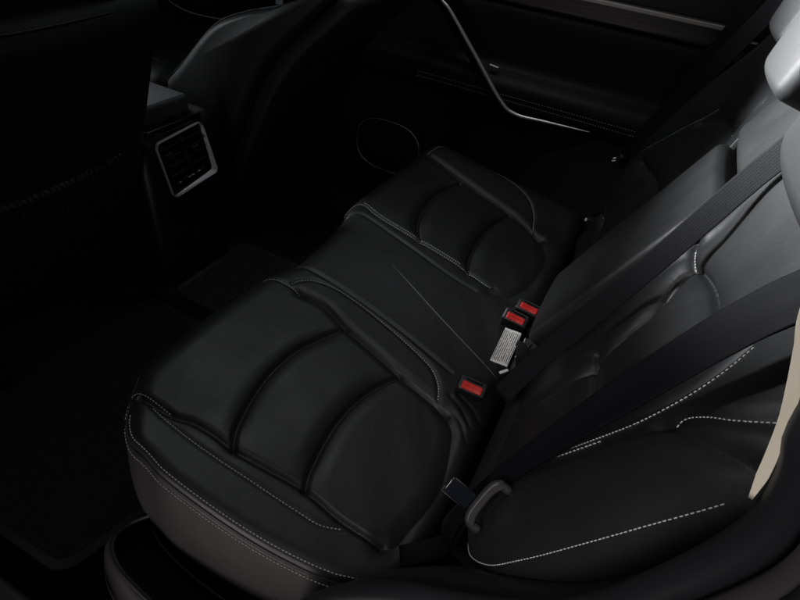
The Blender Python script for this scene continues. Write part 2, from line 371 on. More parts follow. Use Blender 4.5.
# ================================================================== rear bench cushion
TAN9 = math.tan(math.radians(9))
XF_Y = [-.03, 0, .035, .07, .14, .40, .47, .53, .68, .76, .82, 1.0, 1.2, 1.3, 1.38]
XF_X = [.020, -.004, -.034, -.056, -.078, -.072, -.058, -.040, -.048, -.058, -.074, -.070, -.064, -.050, -.035]
Y0_X = [-.08, .015, .07, .11, .19, .28, .36, .41, .444, .52]
Y0_Y = [.0, -.006, -.013, -.02, -.022, -.019, -.010, 0, .012, .035]
_q = resample(list(zip(XF_Y, XF_X)), 120); XF_Y, XF_X = _q[:, 0], _q[:, 1]
_q = resample(list(zip(Y0_X, Y0_Y)), 120); Y0_X, Y0_Y = _q[:, 0], _q[:, 1]
XR = 0.515; Y1 = 1.36
def roll(d, r, D):
    u = np.clip(1 - d / r, 0, 1); return D * (1 - np.sqrt(np.maximum(1 - u * u, 0)))
def y0_of(x): return np.interp(x, Y0_X, Y0_Y)
def xf_of(y):
    x = np.interp(y, XF_Y, XF_X)
    for d, r in ((y + 0.02, 0.025), (Y1 - y, 0.06)):
        u = np.clip(1 - d / r, 0, 1); x = x + r * (1 - np.sqrt(np.maximum(1 - u * u, 0)))
    return x
C_GROOVES = [  # name, depth, half width, exponent
    ('n_crease', .0038, .016, 1.8), ('n_far_crease', .008, .024, 1.9), ('arc1', .010, .034, 2.2), ('arc2', .011, .038, 2.2), ('n_rear', .009, .032, 1.9),
    ('farc1', .012, .040, 2.2), ('farc2', .013, .044, 2.2), ('f_crease', .009, .028, 1.9), ('f_rear', .005, .030, 1.8),
    ('c_near_line', .0035, .010, 1.5), ('c_far_line', .0035, .010, 1.5), ('f_near_st', .003, .014, 1.6), ('c_near_st', .0030, .010, 1.5),
    ('n_bol_st', .0025, .008, 1.4), ('wr1', .0035, .010, 1.5), ('wr2', .003, .009, 1.5), ('wr3', .003, .010, 1.5), ('f_bol_st', .0025, .008, 1.4), ('n_front_st', .003, .010, 1.5), ('n_front_st2', .003, .010, 1.5)]
def cush_z(x, y):
    x = np.asarray(x, float); y = np.asarray(y, float)
    z = 0.34 - TAN9 * x
    # foam crown of each sitting place, centre stands a little proud, outer bolsters rise
    z = z + 0.006 * np.exp(-((y - .25) / .16) ** 2) + 0.006 * np.exp(-((y - 1.0) / .16) ** 2)
    z = z + 0.020 * ss(1.13, 1.30, y)
    for nm in ('arc1', 'arc2', 'farc1', 'farc2', 'n_crease', 'n_far_crease', 'f_crease'):
        z = z - 0.006 * np.clip(1 - dist_poly(x, y, SEAM[nm]) / 0.0085, 0, 1) ** 1.3
    for nm, D, w, p in C_GROOVES:
        if 'arc' in nm:
            ya_, yb2 = min(q[1] for q in SEAM[nm]), max(q[1] for q in SEAM[nm]); D = D * (0.25 + 0.75 * ss(ya_ - .01, ya_ + .07, y) * (1 - ss(yb2 - .07, yb2 + .01, y)))
        d = dist_poly(x, y, SEAM[nm]); z = z - D * np.clip(1 - d / w, 0, 1) ** p
    # slow uneven foam and a few shallow leather wrinkles by the creases
    z = z + 0.0012 * np.sin(17 * x + 3 * y) * np.sin(13 * y + 1.3) + 0.0006 * np.sin(55 * x + 41 * y) * np.exp(-((x - .45) / .08) ** 2)
    z = z - roll(x - xf_of(y), 0.060, 0.055) - roll(y - y0_of(x), 0.024, 0.016) - roll(Y1 - y, 0.085, 0.07) - roll(XR - x, 0.040, 0.045)
    return z
def cush_n(x, y, e=0.003):
    zx = (cush_z(x + e, y) - cush_z(x - e, y)) / (2 * e); zy = (cush_z(x, y + e) - cush_z(x, y - e)) / (2 * e)
    n = np.stack([-zx, -zy, np.ones_like(zx)], -1); return n / np.linalg.norm(n, axis=-1, keepdims=True)
bench = thing('rear_seat_cushion', 'wide black leather rear bench cushion with pale stitching and pleated seats', 'seat cushion', (0.25, 0.66, 0.0))
nu, nv = 330, 740
u = np.linspace(0, 1, nu); u = 0.75 * u + 0.25 * (1 - np.cos(u * math.pi)) / 2
v = np.linspace(0, 1, nv)
yv = -0.02 + v * (Y1 + 0.02)
UU, VV = np.meshgrid(u, v, indexing='ij')
X = xf_of(yv)[None, :] + UU * (XR - xf_of(yv)[None, :])
y0 = y0_of(X); Y = y0 + VV * (Y1 - y0)
X = np.minimum(X, XR)
Pc = np.stack([X, Y, cush_z(X, Y)], -1)
fx = lambda nm, xx: np.interp(xx, *np.array(sorted(SEAM[nm])).T)                       # seam as y(x)
fy = lambda nm, yy: np.interp(yy, *np.array(sorted([(b, a) for a, b in SEAM[nm]])).T)   # seam as x(y)
reg = np.zeros(X.shape, int)
yb = fx('n_bol_st', X); yc = fx('n_crease', X); yf = fx('n_far_crease', X); ycn = fx('c_near_line', X); ycf = fx('c_far_line', X); yfn = fx('f_near_st', X); yfc = fx('f_crease', X)
reg[Y < yc] = 1
k = (Y >= yc) & (Y < yf); a1 = fy('arc1', Y); a2 = fy('arc2', Y)
reg[k & (X < a1)] = 2; reg[k & (X >= a1) & (X < a2)] = 3; reg[k & (X >= a2)] = 4
reg[(Y >= yf) & (Y < ycn)] = 5; reg[(Y >= ycn) & (Y < ycf)] = 6; reg[(Y >= ycf) & (Y < yfn)] = 7
k = (Y >= yfn) & (Y < yfc); a1 = fy('farc1', Y); a2 = fy('farc2', Y)
reg[k & (X < a1)] = 8; reg[k & (X >= a1) & (X < a2)] = 9; reg[k & (X >= a2)] = 10
reg[Y >= np.maximum(yfc, yfn)] = 11
split_grid(Pc, reg, {1: 'side_bolster', 2: 'seat_pad', 3: 'seat_pad', 4: 'seat_pad', 5: 'inner_bolster', 6: 'centre_pad', 7: 'inner_bolster', 8: 'seat_pad', 9: 'seat_pad', 10: 'seat_pad', 11: 'side_bolster'}, 'leather', bench)
# upholstered skirt below the piping: near side, front, far side
edge = np.vstack([Pc[::-1, 0], Pc[0, 1:], Pc[1:, -1]])
tan = np.gradient(edge[:, :2], axis=0); tan /= np.linalg.norm(tan, axis=1, keepdims=True) + 1e-9
for _ in range(14): tan = (np.roll(tan, 1, 0) + tan + np.roll(tan, -1, 0)); tan[0] = tan[1]; tan[-1] = tan[-2]; tan /= np.linalg.norm(tan, axis=1, keepdims=True)
out = np.stack([tan[:, 1], -tan[:, 0]], 1)
out = np.stack([-tan[:, 1] * -1, tan[:, 0] * -1], 1)
if (out[nu // 2] @ np.array([0, -1])) < 0: out = -out
zbot = np.interp(edge[:, 0], [-.08, .05, .25, .5], [0.12, 0.100, 0.075, 0.08])
T = np.r_[0, .012, .03, np.linspace(.06, 1, 20)]
def skirt_pt(i, t):
    off = -0.004 + 0.006 * min(1, t / .03) + 0.018 * math.sin(1.9 * t)
    zz = edge[i, 2] - 0.002 - t * (edge[i, 2] - 0.002 - zbot[i])
    return (edge[i, 0] + out[i, 0] * off, edge[i, 1] + out[i, 1] * off, zz)
SK = np.array([[skirt_pt(i, t) for t in T] for i in range(len(edge))])
nS, fS = nu, nu + nv - 1
NSK = grid_normals(SK); wind = 1
if NSK[nu // 2, 10, 1] > 0: NSK = -NSK; wind = -1
mesh_obj('side_panel', SK[:nS - 20].reshape(-1, 3), grid_faces(nS - 20, len(T))[:, ::wind], 'leather_side', bench, True, NSK[:nS - 20].reshape(-1, 3))
Sf = SK[nS - 21:]; mesh_obj('front_panel', Sf.reshape(-1, 3), grid_faces(len(Sf), len(T))[:, ::wind], 'leather_side', bench, True, NSK[nS - 21:].reshape(-1, 3))
# piping bead in the joint
pb = edge[:nu + 60]; tube('piping', np.stack([pb[:, 0] + out[:nu + 60, 0] * 0.0005, pb[:, 1] + out[:nu + 60, 1] * 0.0005, pb[:, 2] - 0.0015], 1)[::3], 0.0020, 'leather', bench, 6)
# stitch rows
def cush_stitch(poly, **kw):
    p = resample(poly, 160); x, y = p[:, 0], p[:, 1]
    stitches('stitching', np.stack([x, y, cush_z(x, y)], 1), cush_n(x, y), bench, **kw)
def offs(poly, d):
    p = resample(poly, 120); t = np.gradient(p, axis=0); t /= np.linalg.norm(t, axis=1, keepdims=True)
    return p + d * np.stack([-t[:, 1], t[:, 0]], 1)
cush_stitch(SEAM['n_bol_st']); cush_stitch(SEAM['n_front_st']); cush_stitch(SEAM['n_front_st2']); cush_stitch(SEAM['c_near_st'])
cush_stitch(SEAM['f_near_st']); cush_stitch(offs(SEAM['f_near_st'][2:7], 0.009)); cush_stitch(SEAM['f_bol_st'])
sel = np.arange(34, nu + 16); xs = edge[sel, 0] - out[sel, 0] * 0.0065; ys = edge[sel, 1] - out[sel, 1] * 0.0065
stitches('stitching', np.stack([xs, ys, cush_z(xs, ys)], 1), cush_n(xs, ys), bench)
j = 3; low = SK[46:nu + 16, j] ; stitches('stitching', low, np.c_[out[46:nu + 16], np.full(len(low), .35)], bench, lift=0.001)
edge_far = Pc[:, -14]; stitches('stitching', edge_far[25:], grid_normals(Pc)[25:, -14] * (1 if grid_normals(Pc)[60, 300, 2] > 0 else -1), bench, m='dim_thread')
# pale straight line across the centre pad: a streak of light shaped as a thin tapered tube
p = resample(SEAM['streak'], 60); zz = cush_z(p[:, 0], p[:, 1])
tube('pale_line', np.stack([p[:, 0], p[:, 1], zz + 0.0004], 1), 0.0012, 'pale_line', bench, 6, rs=0.0003 + 0.0013 * np.sin(np.linspace(0, math.pi, 60)) ** .6)

# ================================================================== bench back: near, centre, far
def back_panel(name, label, ya, yb_, ha, hb, grooves, regions, names, edge_near=None, edge_far=None, nU=240, nV=240, group=None, plan=None):
    root = thing(name, label, 'backrest', (0.50, (ya + yb_) / 2, 0.2), group)
    h = np.linspace(ha, hb, nU); vv = np.linspace(0, 1, nV)
    H, VV = np.meshgrid(h, vv, indexing='ij')
    ea = np.full_like(H, ya) if edge_near is None else np.interp(H, *edge_near)
    eb = np.full_like(H, yb_) if edge_far is None else np.interp(H, *edge_far)
    Yb = ea + VV * (eb - ea)
    def W(y, hh, e0=None, e1=None):
        w = w_base(y, hh)
        for nm, D, wd, p in grooves: w = w - D * np.clip(1 - dist_poly(y, hh, SEAM[nm]) / wd, 0, 1) ** p
        a = np.full_like(y, ya) if edge_near is None else np.interp(hh, *edge_near)
        b = np.full_like(y, yb_) if edge_far is None else np.interp(hh, *edge_far)
        ra, rb = (0.035 if edge_near else 0.014), (0.035 if edge_far else 0.014)
        w = w - roll(y - a, ra, ra) - roll(b - y, rb, rb) - roll(hb - hh, 0.07, 0.09) - roll(hh - ha, 0.05, 0.045)
        return w + 0.0012 * np.sin(19 * hh + 2) * np.sin(15 * y)
    Wg = W(Yb, H); P = BP(Yb, H, Wg)
    split_grid(P, regions(Yb, H), names, 'leather', root)
    # body of the back behind the upholstery, so that it has its real thickness
    for col, nm, inward in ((0, 'side_panel', 1), (-1, 'side_panel', -1)):
        E = P[:, col]; rows = []
        for t in np.linspace(0, 1, 8): rows.append(E - BN * (0.13 * t) + np.array([0, inward * (-0.006 * math.sin(math.pi * t) + 0.01 * t), 0]))
        G = np.stack(rows, 1).reshape(-1, 3); f = grid_faces(len(E), 8)
        mesh_obj(nm, G, f if inward < 0 else f[:, ::-1], 'leather_side', root)
    rb_ = BP(Yb[:, [0, -1]], H[:, [0, -1]], Wg[:, [0, -1]] - 0.131).reshape(-1, 3)
    mesh_obj('rear_shell', rb_, grid_faces(nU, 2)[:, ::-1], 'carpet', root)
    def stitch(poly, **kw):
        q = resample(poly, 140); e = 0.003; y, hh = q[:, 0], q[:, 1]; w = W(y, hh)
        wy = (W(y + e, hh) - W(y - e, hh)) / (2 * e); wh = (W(y, hh + e) - W(y, hh - e)) / (2 * e)
        N = BN[None] - wy[:, None] * np.array([[0, 1.0, 0]]) - wh[:, None] * BU[None]
        stitches('stitching', BP(y, hh, w), N / np.linalg.norm(N, axis=1, keepdims=True), root, **kw)
    return root, stitch, W
hy = lambda nm, y: np.interp(y, *np.array(sorted(SEAM[nm])).T)
yh = lambda nm, h: np.interp(h, *np.array(sorted([(b, a) for a, b in SEAM[nm]])).T)
def reg_near(y, h):
    r = np.full(y.shape, 1)
    yi = yh('n_in', h); yo = yh('n_out_g', h)
    ins = (y > yo) & (y < yi)
    r[ins & (h < hy('lipA_n', y))] = 2; r[ins & (h >= hy('lipA_n', y)) & (h < hy('lipB', y))] = 3
    r[ins & (h >= hy('lipB', y)) & (h < hy('pl2', y))] = 4; r[ins & (h >= hy('pl2', y))] = 5
    r[(y >= yi)] = 6
    r[(y <= yo) & (h > hy('sh', y))] = 7
    return r
NE = ([-0.02, .10, .15, .19, .23, .28, .33, .40, .55, .62, .68, .745], [.15, .132, .105, .058, .020, -.003, -.009, -.010, -.006, .008, .030, .07])
_ne = resample(list(zip(*NE)), 60); NE = (list(_ne[:, 0]), list(_ne[:, 1]))
near_back, st, Wn = back_panel('backrest', 'black leather backrest beside the open door, pleated, with puffy outer bolster', 0.0, 0.528, -0.02, 0.745,
    [('lipA_n', .008, .030, 2.0), ('lipB', .013, .042, 2.0), ('lipB', .006, .006, 1.0), ('pl2', .010, .034, 2.0), ('pl2', .006, .006, 1.0), ('n_in', .007, .022, 1.8), ('n_in', .005, .006, 1.0), ('n_out_g', .006, .018, 1.8), ('sh', .005, .016, 1.6), ('sh2', .007, .025, 1.8)],
    reg_near, {1: 'side_bolster', 2: 'back_pad', 3: 'back_pad', 4: 'back_pad', 5: 'upper_panel', 6: 'inner_bolster', 7: 'shoulder_panel'}, edge_near=NE)
no_ = [(a - .006, b) for a, b in resample(SEAM['n_out'], 60)]; no_ = [q for q in no_ if q[1] > .315]; st(no_, r=0.0006, pitch=.0046, length=.0033); st([(a - .011, b) for a, b in no_[3:15]], r=.00065); st(SEAM['n_in_st'], r=0.0011, pitch=0.0055); st(SEAM['sh'][1:], r=0.00065, pitch=.0046, length=.0033)
be = np.stack([np.interp(np.linspace(.20, .56, 80), *NE) + .012, np.linspace(.20, .56, 80)], 1); st(be, r=0.0006, pitch=.0046, length=.0033)
def reg_far(y, h):
    r = np.full(y.shape, 1); yo = np.minimum(yh('f_seam', h), 1.22)
    ins = y < yo
    r[ins & (h < hy('lipA_f', y))] = 2; r[ins & (h >= hy('lipA_f', y)) & (h < hy('f_pl', y))] = 3; r[ins & (h >= hy('f_pl', y)) & (h < hy('f_pl2', y))] = 4; r[ins & (h >= hy('f_pl2', y))] = 5
    return r
FE = (NE[0], [1.340 - q for q in NE[1]])
far_back, st, Wf = back_panel('backrest', 'black leather backrest of the far seat beside the far door', 0.815, 1.345, -0.02, 0.745,
    [('lipA_f', .014, .04, 2.0), ('f_pl', .012, .04, 2.0), ('f_pl', .006, .006, 1.0), ('f_pl2', .010, .035, 2.0), ('f_seam', .008, .022, 1.8), ('fc', .004, .012, 1.5)],
    reg_far, {1: 'side_bolster', 2: 'back_pad', 3: 'back_pad', 4: 'back_pad', 5: 'upper_panel'}, edge_far=FE, nU=180, nV=180)
st(SEAM['f_seam']); st(SEAM['fc'])
# centre: fold-down armrest, upper pad, lower roll
ctr = thing('backrest', 'narrow centre backrest with folded-up armrest between the two rear seats', 'backrest', (0.50, 0.67, 0.2))
BR = np.stack([np.array([0, 1.0, 0]), BU, BN], 1)   # local x across, y up the lean, z out
if np.linalg.det(BR) < 0: BR[:, 0] *= -1
def crown(V):
    V = V.copy(); V[:, 2] += np.where(V[:, 2] > 0, 0.006 * (1 - (V[:, 0] / .14) ** 2), 0); V[:, 0] *= 1 - 0.10 * (V[:, 1] < -.1) * (-(V[:, 1] + .1)) ; return V
rbox('armrest', BP(0.672, 0.325, -0.032), (0.131, 0.217, 0.034), 0.016, 'leather', ctr, BR, 22, crown)
rbox('upper_pad', BP(0.675, 0.650, -0.036), (0.140, 0.093, 0.034), 0.022, 'leather', ctr, BR, 16, crown)
rbox('lower_roll', BP(0.672, 0.05, -0.062), (0.136, 0.055, 0.03), 0.026, 'leather', ctr, BR, 14)
rbox('rear_shell', BP(0.672, 0.33, -0.105), (0.135, 0.37, 0.02), 0.01, 'carpet', ctr, BR, 4)
rbox('latch', BP(0.600, 0.555, -0.012), (0.006, 0.010, 0.006), 0.003, 'chrome', ctr, BR, 3)

# ================================================================== head restraints
def headrest(label, y, x, z, hy_=0.125):
    root = thing('headrest', label, 'headrest', (x + .06, y, z - .12), 'headrests along the rear bench')
    tilt = math.radians(14); R = np.array([[math.cos(tilt), 0, math.sin(tilt)], [0, 1, 0], [-math.sin(tilt), 0, math.cos(tilt)]])
    c = np.array([x + 0.055, y, z + 0.085])
    def pill(V):
        V = V.copy(); f = V[:, 0] < -0.01
        V[:, 0] -= np.where(f, 0.022 * (1 - (V[:, 1] / (hy_ * 1.05)) ** 2) * (1 - 0.5 * (V[:, 2] / .1) ** 2), 0)
        V[:, 1] *= 1 - 0.10 * np.clip(V[:, 2] / .1, -1, 1) ** 2 * 0.8
        return V
    fr = rbox('front_pad', c + R @ np.array([-.018, 0, 0]), (0.034, hy_, 0.090), 0.016, 'headrest', root, R, 16, pill)
    rbox('rear_shell', c + R @ np.array([.022, 0, 0]), (0.034, hy_ * .985, 0.088), 0.030, 'leather_side', root, R, 12)
    # seam stitching round the side of the pad
    th = np.linspace(0, 2 * math.pi, 240)
    sg = lambda t, p: np.sign(t) * np.abs(t) ** p
    loc = np.stack([np.full_like(th, -.040), (hy_ + .0005) * .965 * sg(np.cos(th), .35), 0.0905 * sg(np.sin(th), .35)], 1)
    loc[:, 1] *= 1 - 0.08 * np.clip(loc[:, 2] / .1, -1, 1) ** 2
    nn = np.stack([-.2 + 0 * th, np.cos(th), np.sin(th)], 1)
    stitches('stitching', (loc @ R.T) + c, nn @ R.T, root, r=0.0009, lift=0.001)
    for s in (-1, 1):
        a = c + R @ np.array([.035, s * .06, -.08]); b = c + R @ np.array([.075, s * .06, -.19])
        tube('post', np.array([a, (a + b) / 2, b]), 0.006, 'chrome', root, 10)
headrest('black leather headrest nearest the open door, cut by the photo edge', 0.280, 0.712, 0.885)
headrest('middle black leather headrest above the centre backrest', 0.672, 0.712, 0.885, 0.115)
headrest('farthest black leather headrest, by the far window pillar', 1.075, 0.735, 0.885)

# ================================================================== seat belts, buckles, tag
def strap(name, label, path, nrm, width, extra=None, ripple=0.0):
    root = thing(name, label, 'seat belt', tuple(np.asarray(path[0])), 'rear seat belts')
    P = resample(path, 90)
    if np.asarray(nrm).ndim == 2: nrm = resample(nrm, 90)
    ribbon('webbing', P, nrm, width, 0.0016, 'webbing', root, ripple)
    return root
cb = strap('seat_belt', 'dark webbing belt lying along the centre armrest', [BP(.360, .125, .004), BP(.393, .22, .008), BP(.422, .33, .009), BP(.449, .44, .010), BP(.474, .53, .012), BP(.496, .62, .014), BP(.515, .70, .005), BP(.53, .78, -.06)],
           [(-.25, -.85, .45)] * 5 + [(-.5, -.6, .5)] * 3, 0.035)
NB = [BP(.095, .10, -.025), BP(.112, .16, -.004), BP(.116, .284, .018), BP(.114, .395, .032), BP(.112, .509, .044), BP(.114, .606, .050), BP(.112, .66, .049), BP(.12, .72, .03), BP(.13, .80, -.05)]
nb = strap('seat_belt', 'broad dark belt over the backrest beside the open door, with grey tongue', NB, [(-.45, -.50, .6)] * 3 + [(-.62, -.42, .6)] * 3 + [(-.75, -.25, .6)] * 3, np.interp(np.arange(90), [0, 12, 60, 89], [.022, .024, .042, .044]), ripple=0.0015)
lap = [np.asarray(q) + np.array([.004, .006, -.010]) for q in NB[:7]]
ribbon('webbing', resample([NB[0] + np.array([-.05, -.03, -.05]), NB[0] + np.array([.0, .0, -.012])] + lap[1:] , 70), (-.55, -.45, .6), 0.030, 0.0016, 'webbing', nb, 0.001)
fb = strap('seat_belt', 'dark belt running up beside the far door pillar', [(.560, 1.31, .49), (.60, 1.305, .60), (.65, 1.30, .74), (.705, 1.29, .88), (.75, 1.28, 1.0), (.77, 1.28, 1.08)], (-.55, -.75, .25), 0.050)
ribbon('webbing', resample([(.548, 1.325, .49), (.585, 1.325, .60), (.628, 1.325, .74), (.675, 1.325, .90), (.70, 1.32, 1.05)], 60), (-.3, -.9, .1), 0.034, 0.0016, 'webbing', fb)
rbox('anchor', (.545, 1.31, .485), (.012, .008, .018), .004, 'plastic', fb, axes((.55, -.1, .8), z=(-.5, -.8, .3)), 4)
for dz in (0, .008): rbox('anchor_slot', (.529, 1.30, .478 + dz), (.009, .002, .0012), .001, 'chrome', fb, axes((.8, 0, .35), z=(-.5, -.8, .3)), 3)
# grey tongue on the near belt: waisted grip with flared ends and a dark plate
tc_ = np.array([.560, .066, .536]); R = axes((.27, .71, .65), z=(.285, -.706, .649))
def flare(V):
    V = V.copy(); f = np.clip(np.abs(V[:, 0]) / .034, 0, 1); V[:, 1] *= 0.60 + 0.35 * f ** 4; V[:, 1] -= 0.011 * f ** 4; V[:, 2] += .004 * f ** 3; return V
rbox('tongue_grip', tc_, (.031, .0100, .0055), .005, 'tongue', nb, R, 14, flare)
for s_ in (-1, 1): rbox('grip_end', tc_ + R @ np.array([s_ * .028, -.010, .001]), (.0050, .010, .006), .005, 'tongue', nb, R, 6)
pc_ = tc_ + R @ np.array([-.010, .024, -.004])
pl = rbox('tongue_plate', pc_, (.0105, .017, .002), .0018, 'clear', nb, R, 5)
for a, b in (((-.0105, -.010), (-.0105, .018)), ((-.0105, .018), (-.003, .018)), ((.0105, -.004), (.0105, .014)), ((.0105, .014), (.004, .018))):
    q0 = pc_ + R @ np.array([a[0], a[1], .0025]); q1 = pc_ + R @ np.array([b[0], b[1], .0025])
    tube('plate_edge', np.array([q0, (q0 + q1) / 2, q1]), .0008, 'tongue', nb, 6)

def buckle(label, c, xdir, up, group='red-button belt buckles'):
    root = thing('belt_buckle', label, 'buckle', tuple(np.array(c) - np.array([0, 0, .05])), group)
    R = axes(xdir, z=up); c = np.array(c, float)
    rbox('housing', c + R @ np.array([0, 0, -.028]), (.029, .0155, .032), .006, 'plastic', root, R, 6)
    b = rbox('button', c + R @ np.array([0, -.003, .0035]), (.0205, .0080, .004), .0030, 'red', root, R, 6, lambda V: V + np.stack([0 * V[:, 0], 0 * V[:, 0], -.0016 * (1 - np.clip(np.abs(V[:, 0]) / .02, 0, 1) ** 2) * (V[:, 2] > 0)], 1))
    rbox('button_rib', c + R @ np.array([0, -.001, .0066]), (.015, .0008, .0009), .0006, 'red', b, R, 3)
    rbox('slot', c + R @ np.array([0, .0095, .0035]), (.017, .0025, .0012), .001, 'gloss_plastic', root, R, 3)
    # thin bright rim line round the top
    q = [(-.0235, -.0125), (.0235, -.0125), (.0245, 0), (.0235, .0125), (-.0235, .0125), (-.0245, 0), (-.0235, -.0125)]
    tube('rim', np.array([c + R @ np.array([a, bb, .0038]) for a, bb in q]), .0007, 'tongue', root, 6)
buckle('red-button belt buckle at the seam of the seat nearest the door', (.462, .405, .326), (1, .10, -.10), (-.15, -.55, .8), None)
buckle('front one of the paired red-button buckles, next to the white tag', (.474, .640, .332), (1, .02, -.12), (-.15, -.55, .8))
buckle('rear one of the paired red-button buckles, farther from the door', (.490, .687, .334), (1, .02, -.12), (-.15, -.35, .9))

tg = thing('printed_tag', 'small white printed paper tag hanging by the paired buckles', 'tag', (.48, .55, .30))
q = [np.array(a) for a in ((.4690, .4900, .325), (.5020, .4900, .322), (.5040, .5910, .330), (.4610, .5985, .330))]
tc2 = sum(q) / 4; ex = ((q[2] + q[3]) - (q[0] + q[1])) / 2; ey = ((q[1] + q[2]) - (q[0] + q[3])) / 2
Lx, Ly = np.linalg.norm(ex) / 2, np.linalg.norm(ey) / 2
Rt = axes(-ex, y=ey)
if Rt[2, 2] < 0: Rt[:, 1] *= -1; Rt[:, 2] *= -1
def curl(V): V = V.copy(); V[:, 2] += 0.004 * (V[:, 0] / Lx) ** 2 + .001 * np.sin(V[:, 1] * 120); return V
pg = rbox('paper', (0, 0, 0), (Lx, Ly * .95, .0006), .0004, 'paper', None, None, 10, curl)
pg.parent = tg; pg.matrix_parent_inverse = Matrix.Identity(4)
pg.matrix_local = Matrix.Translation(Vector(tc2) - Vector(tg.location)) @ Matrix(Rt.tolist()).to_4x4()
rbox('clip', (.502, .478, .325), (.010, .003, .002), .0012, 'white', tg, axes((.6, .75, .1), z=(0, 0, 1)), 4)
tube('string', resample([(.512, .585, .335), (.514, .55, .337), (.510, .52, .334)], 20), .0008, 'white', tg, 6)
for lab, c in (('tiny white child-seat anchor tab beside the near buckle', (.522, .448, .315)), ('tiny white child-seat anchor tab at the far seat base', (.520, 1.235, .305))):
    t = thing('anchor_tab', lab, 'anchor tab', c, 'white anchor tabs')
    rbox('tab', c, (.0045, .004, .006), .0015, 'white', t, axes((.3, .2, .9), z=(-.5, -.5, .5)), 4)
    rbox('base', np.array(c) + np.array([.012, .006, -.006]), (.012, .012, .014), .004, 'matte_plastic', t, None, 4)
bw = thing('belt_loop', 'short dark webbing loop behind the white tag at the seat joint', 'strap', (.51, .53, .30))
ribbon('webbing', resample([(.500, .560, .325), (.515, .535, .345), (.525, .505, .350), (.535, .48, .34), (.54, .455, .32)], 40), (-.5, -.6, .6), .030, .0016, 'webbing', bw)

# ================================================================== front seats
def lean_axes(deg):
    a = math.radians(deg); return np.stack([np.array([0, 1.0, 0]), np.array([math.sin(a), 0, math.cos(a)]), np.array([math.cos(a), 0, -math.sin(a)])], 1)
fs = thing('front_seat', 'black front seat back nearest the open door, seen from behind with mesh pocket', 'car seat', (-.55, .27, 0))
R = lean_axes(16.7)
def fs_warp(V):
    V = V.copy(); V[:, 0] *= 1 + (0.02 + 0.20 * np.clip(V[:, 1] / .32, -1, 1)) * (V[:, 0] > 0); V[:, 2] += -0.03 * (V[:, 0] / .26) ** 2 ; return V
rbox('backrest', (-.475, .245, .50), (.27, .345, .06), .045, 'front_leather', fs, R, 16, fs_warp)
rbox('map_pocket', np.array((-.475, .245, .50)) + R @ np.array([-.02, -.10, .056]), (.205, .135, .012), .010, 'net', fs, R, 12, lambda V: V + np.stack([0 * V[:, 0], -.05 * (V[:, 0] / .2) ** 2 * (V[:, 1] < 0), -.03 * (V[:, 0] / .26) ** 2], 1))
pe = np.array([np.array((-.475, .245, .50)) + R @ np.array([a, .345 - .01 - .02 * (abs(a) / .27) ** 4, .045 - .03 * (a / .26) ** 2]) for a in np.linspace(-.27, .29, 50)])
tube('piping', pe, .0022, 'plastic', fs, 6)
rbox('upper_shell', np.array((-.475, .235, .50)) + R @ np.array([0, .40, -.030]), (.24, .105, .045), .04, 'front_leather', fs, R, 10)
rbox('headrest', np.array((-.475, .245, .50)) + R @ np.array([0, .53, -.030]), (.135, .08, .05), .045, 'front_leather', fs, R, 10)
rbox('seat_cushion', (-.80, .245, .32), (.24, .26, .08), .06, 'front_leather', fs, None, 10)
rbox('seat_rail', (-.66, .06, .05), (.14, .018, .02), .008, 'carpet', fs, None, 4)
rbox('seat_rail', (-.66, .43, .05), (.14, .018, .02), .008, 'carpet', fs, None, 4)

ff = thing('front_seat', 'black front seat beyond the console with stitched curved side bolster', 'car seat', (-.6, 1.05, 0))
front_arc = resample([(-.80, .36), (-.745, .479), (-.648, .573), (-.521, .690), (-.41, .742), (-.33, .765), (-.25, .80)], 50)
rear_arc = resample([(-.56, .20), (-.50, .33), (-.44, .45), (-.375, .58), (-.29, .69), (-.20, .775), (-.14, .83)], 50)
def seat_loft(name, f, b, ys, m, inset):
    rows = []
    for yy, s in ys:
        mid = (f + b) / 2; ff_ = f + (mid - f) * s; bb = b + (mid - b) * s
        ring = np.vstack([ff_, bb[::-1]]); rows.append(np.stack([ring[:, 0], np.full(len(ring), yy), ring[:, 1]], 1))
    G = np.stack(rows, 0); nr, nc = G.shape[:2]
    F = [[i * nc + j, i * nc + (j + 1) % nc, (i + 1) * nc + (j + 1) % nc, (i + 1) * nc + j] for i in range(nr - 1) for j in range(nc)]
    F += [list(range(nc))[::-1], [(nr - 1) * nc + j for j in range(nc)]]
    return mesh_obj(name, G.reshape(-1, 3), F, m, ff)
seat_loft('backrest', front_arc, rear_arc, [(.815, .30), (.82, .18), (.83, .08), (.85, .02), (.88, 0), (1.20, 0), (1.25, .05), (1.27, .25)], 'front_leather', 0)
sh_o = rear_arc + np.array([.050, -.015]); sh_i = rear_arc + np.array([.006, 0])
seat_loft('rear_shell', sh_i, sh_o, [(.835, .3), (.842, .0), (1.24, 0), (1.25, .3)], 'matte_plastic', 0)
rows = np.array([[(p[0] + .056, yy, p[1] - .018) for yy in np.linspace(.89, 1.19, 12)] for p in rear_arc[6:34]])
mesh_obj('map_pocket', rows.reshape(-1, 3), grid_faces(28, 12), 'net', ff)
tube('piping', np.stack([front_arc[:, 0] - .001, np.full(50, .853), front_arc[:, 1] + .001], 1)[4:46], .0016, 'pale_line', ff, 6)
fa3 = np.stack([front_arc[:, 0] + .006, np.full(50, .846), front_arc[:, 1] - .010], 1); stitches('stitching', fa3[18:44], np.tile((-.3, -.7, .6), (26, 1)), ff, m='dim_thread', r=.0010)
top = resample([(-.40, .855, .735), (-.32, .875, .755), (-.24, .895, .76)], 50); stitches('stitching', top, np.tile((-.2, -.5, .8), (50, 1)), ff, m='dim_thread', r=.001)
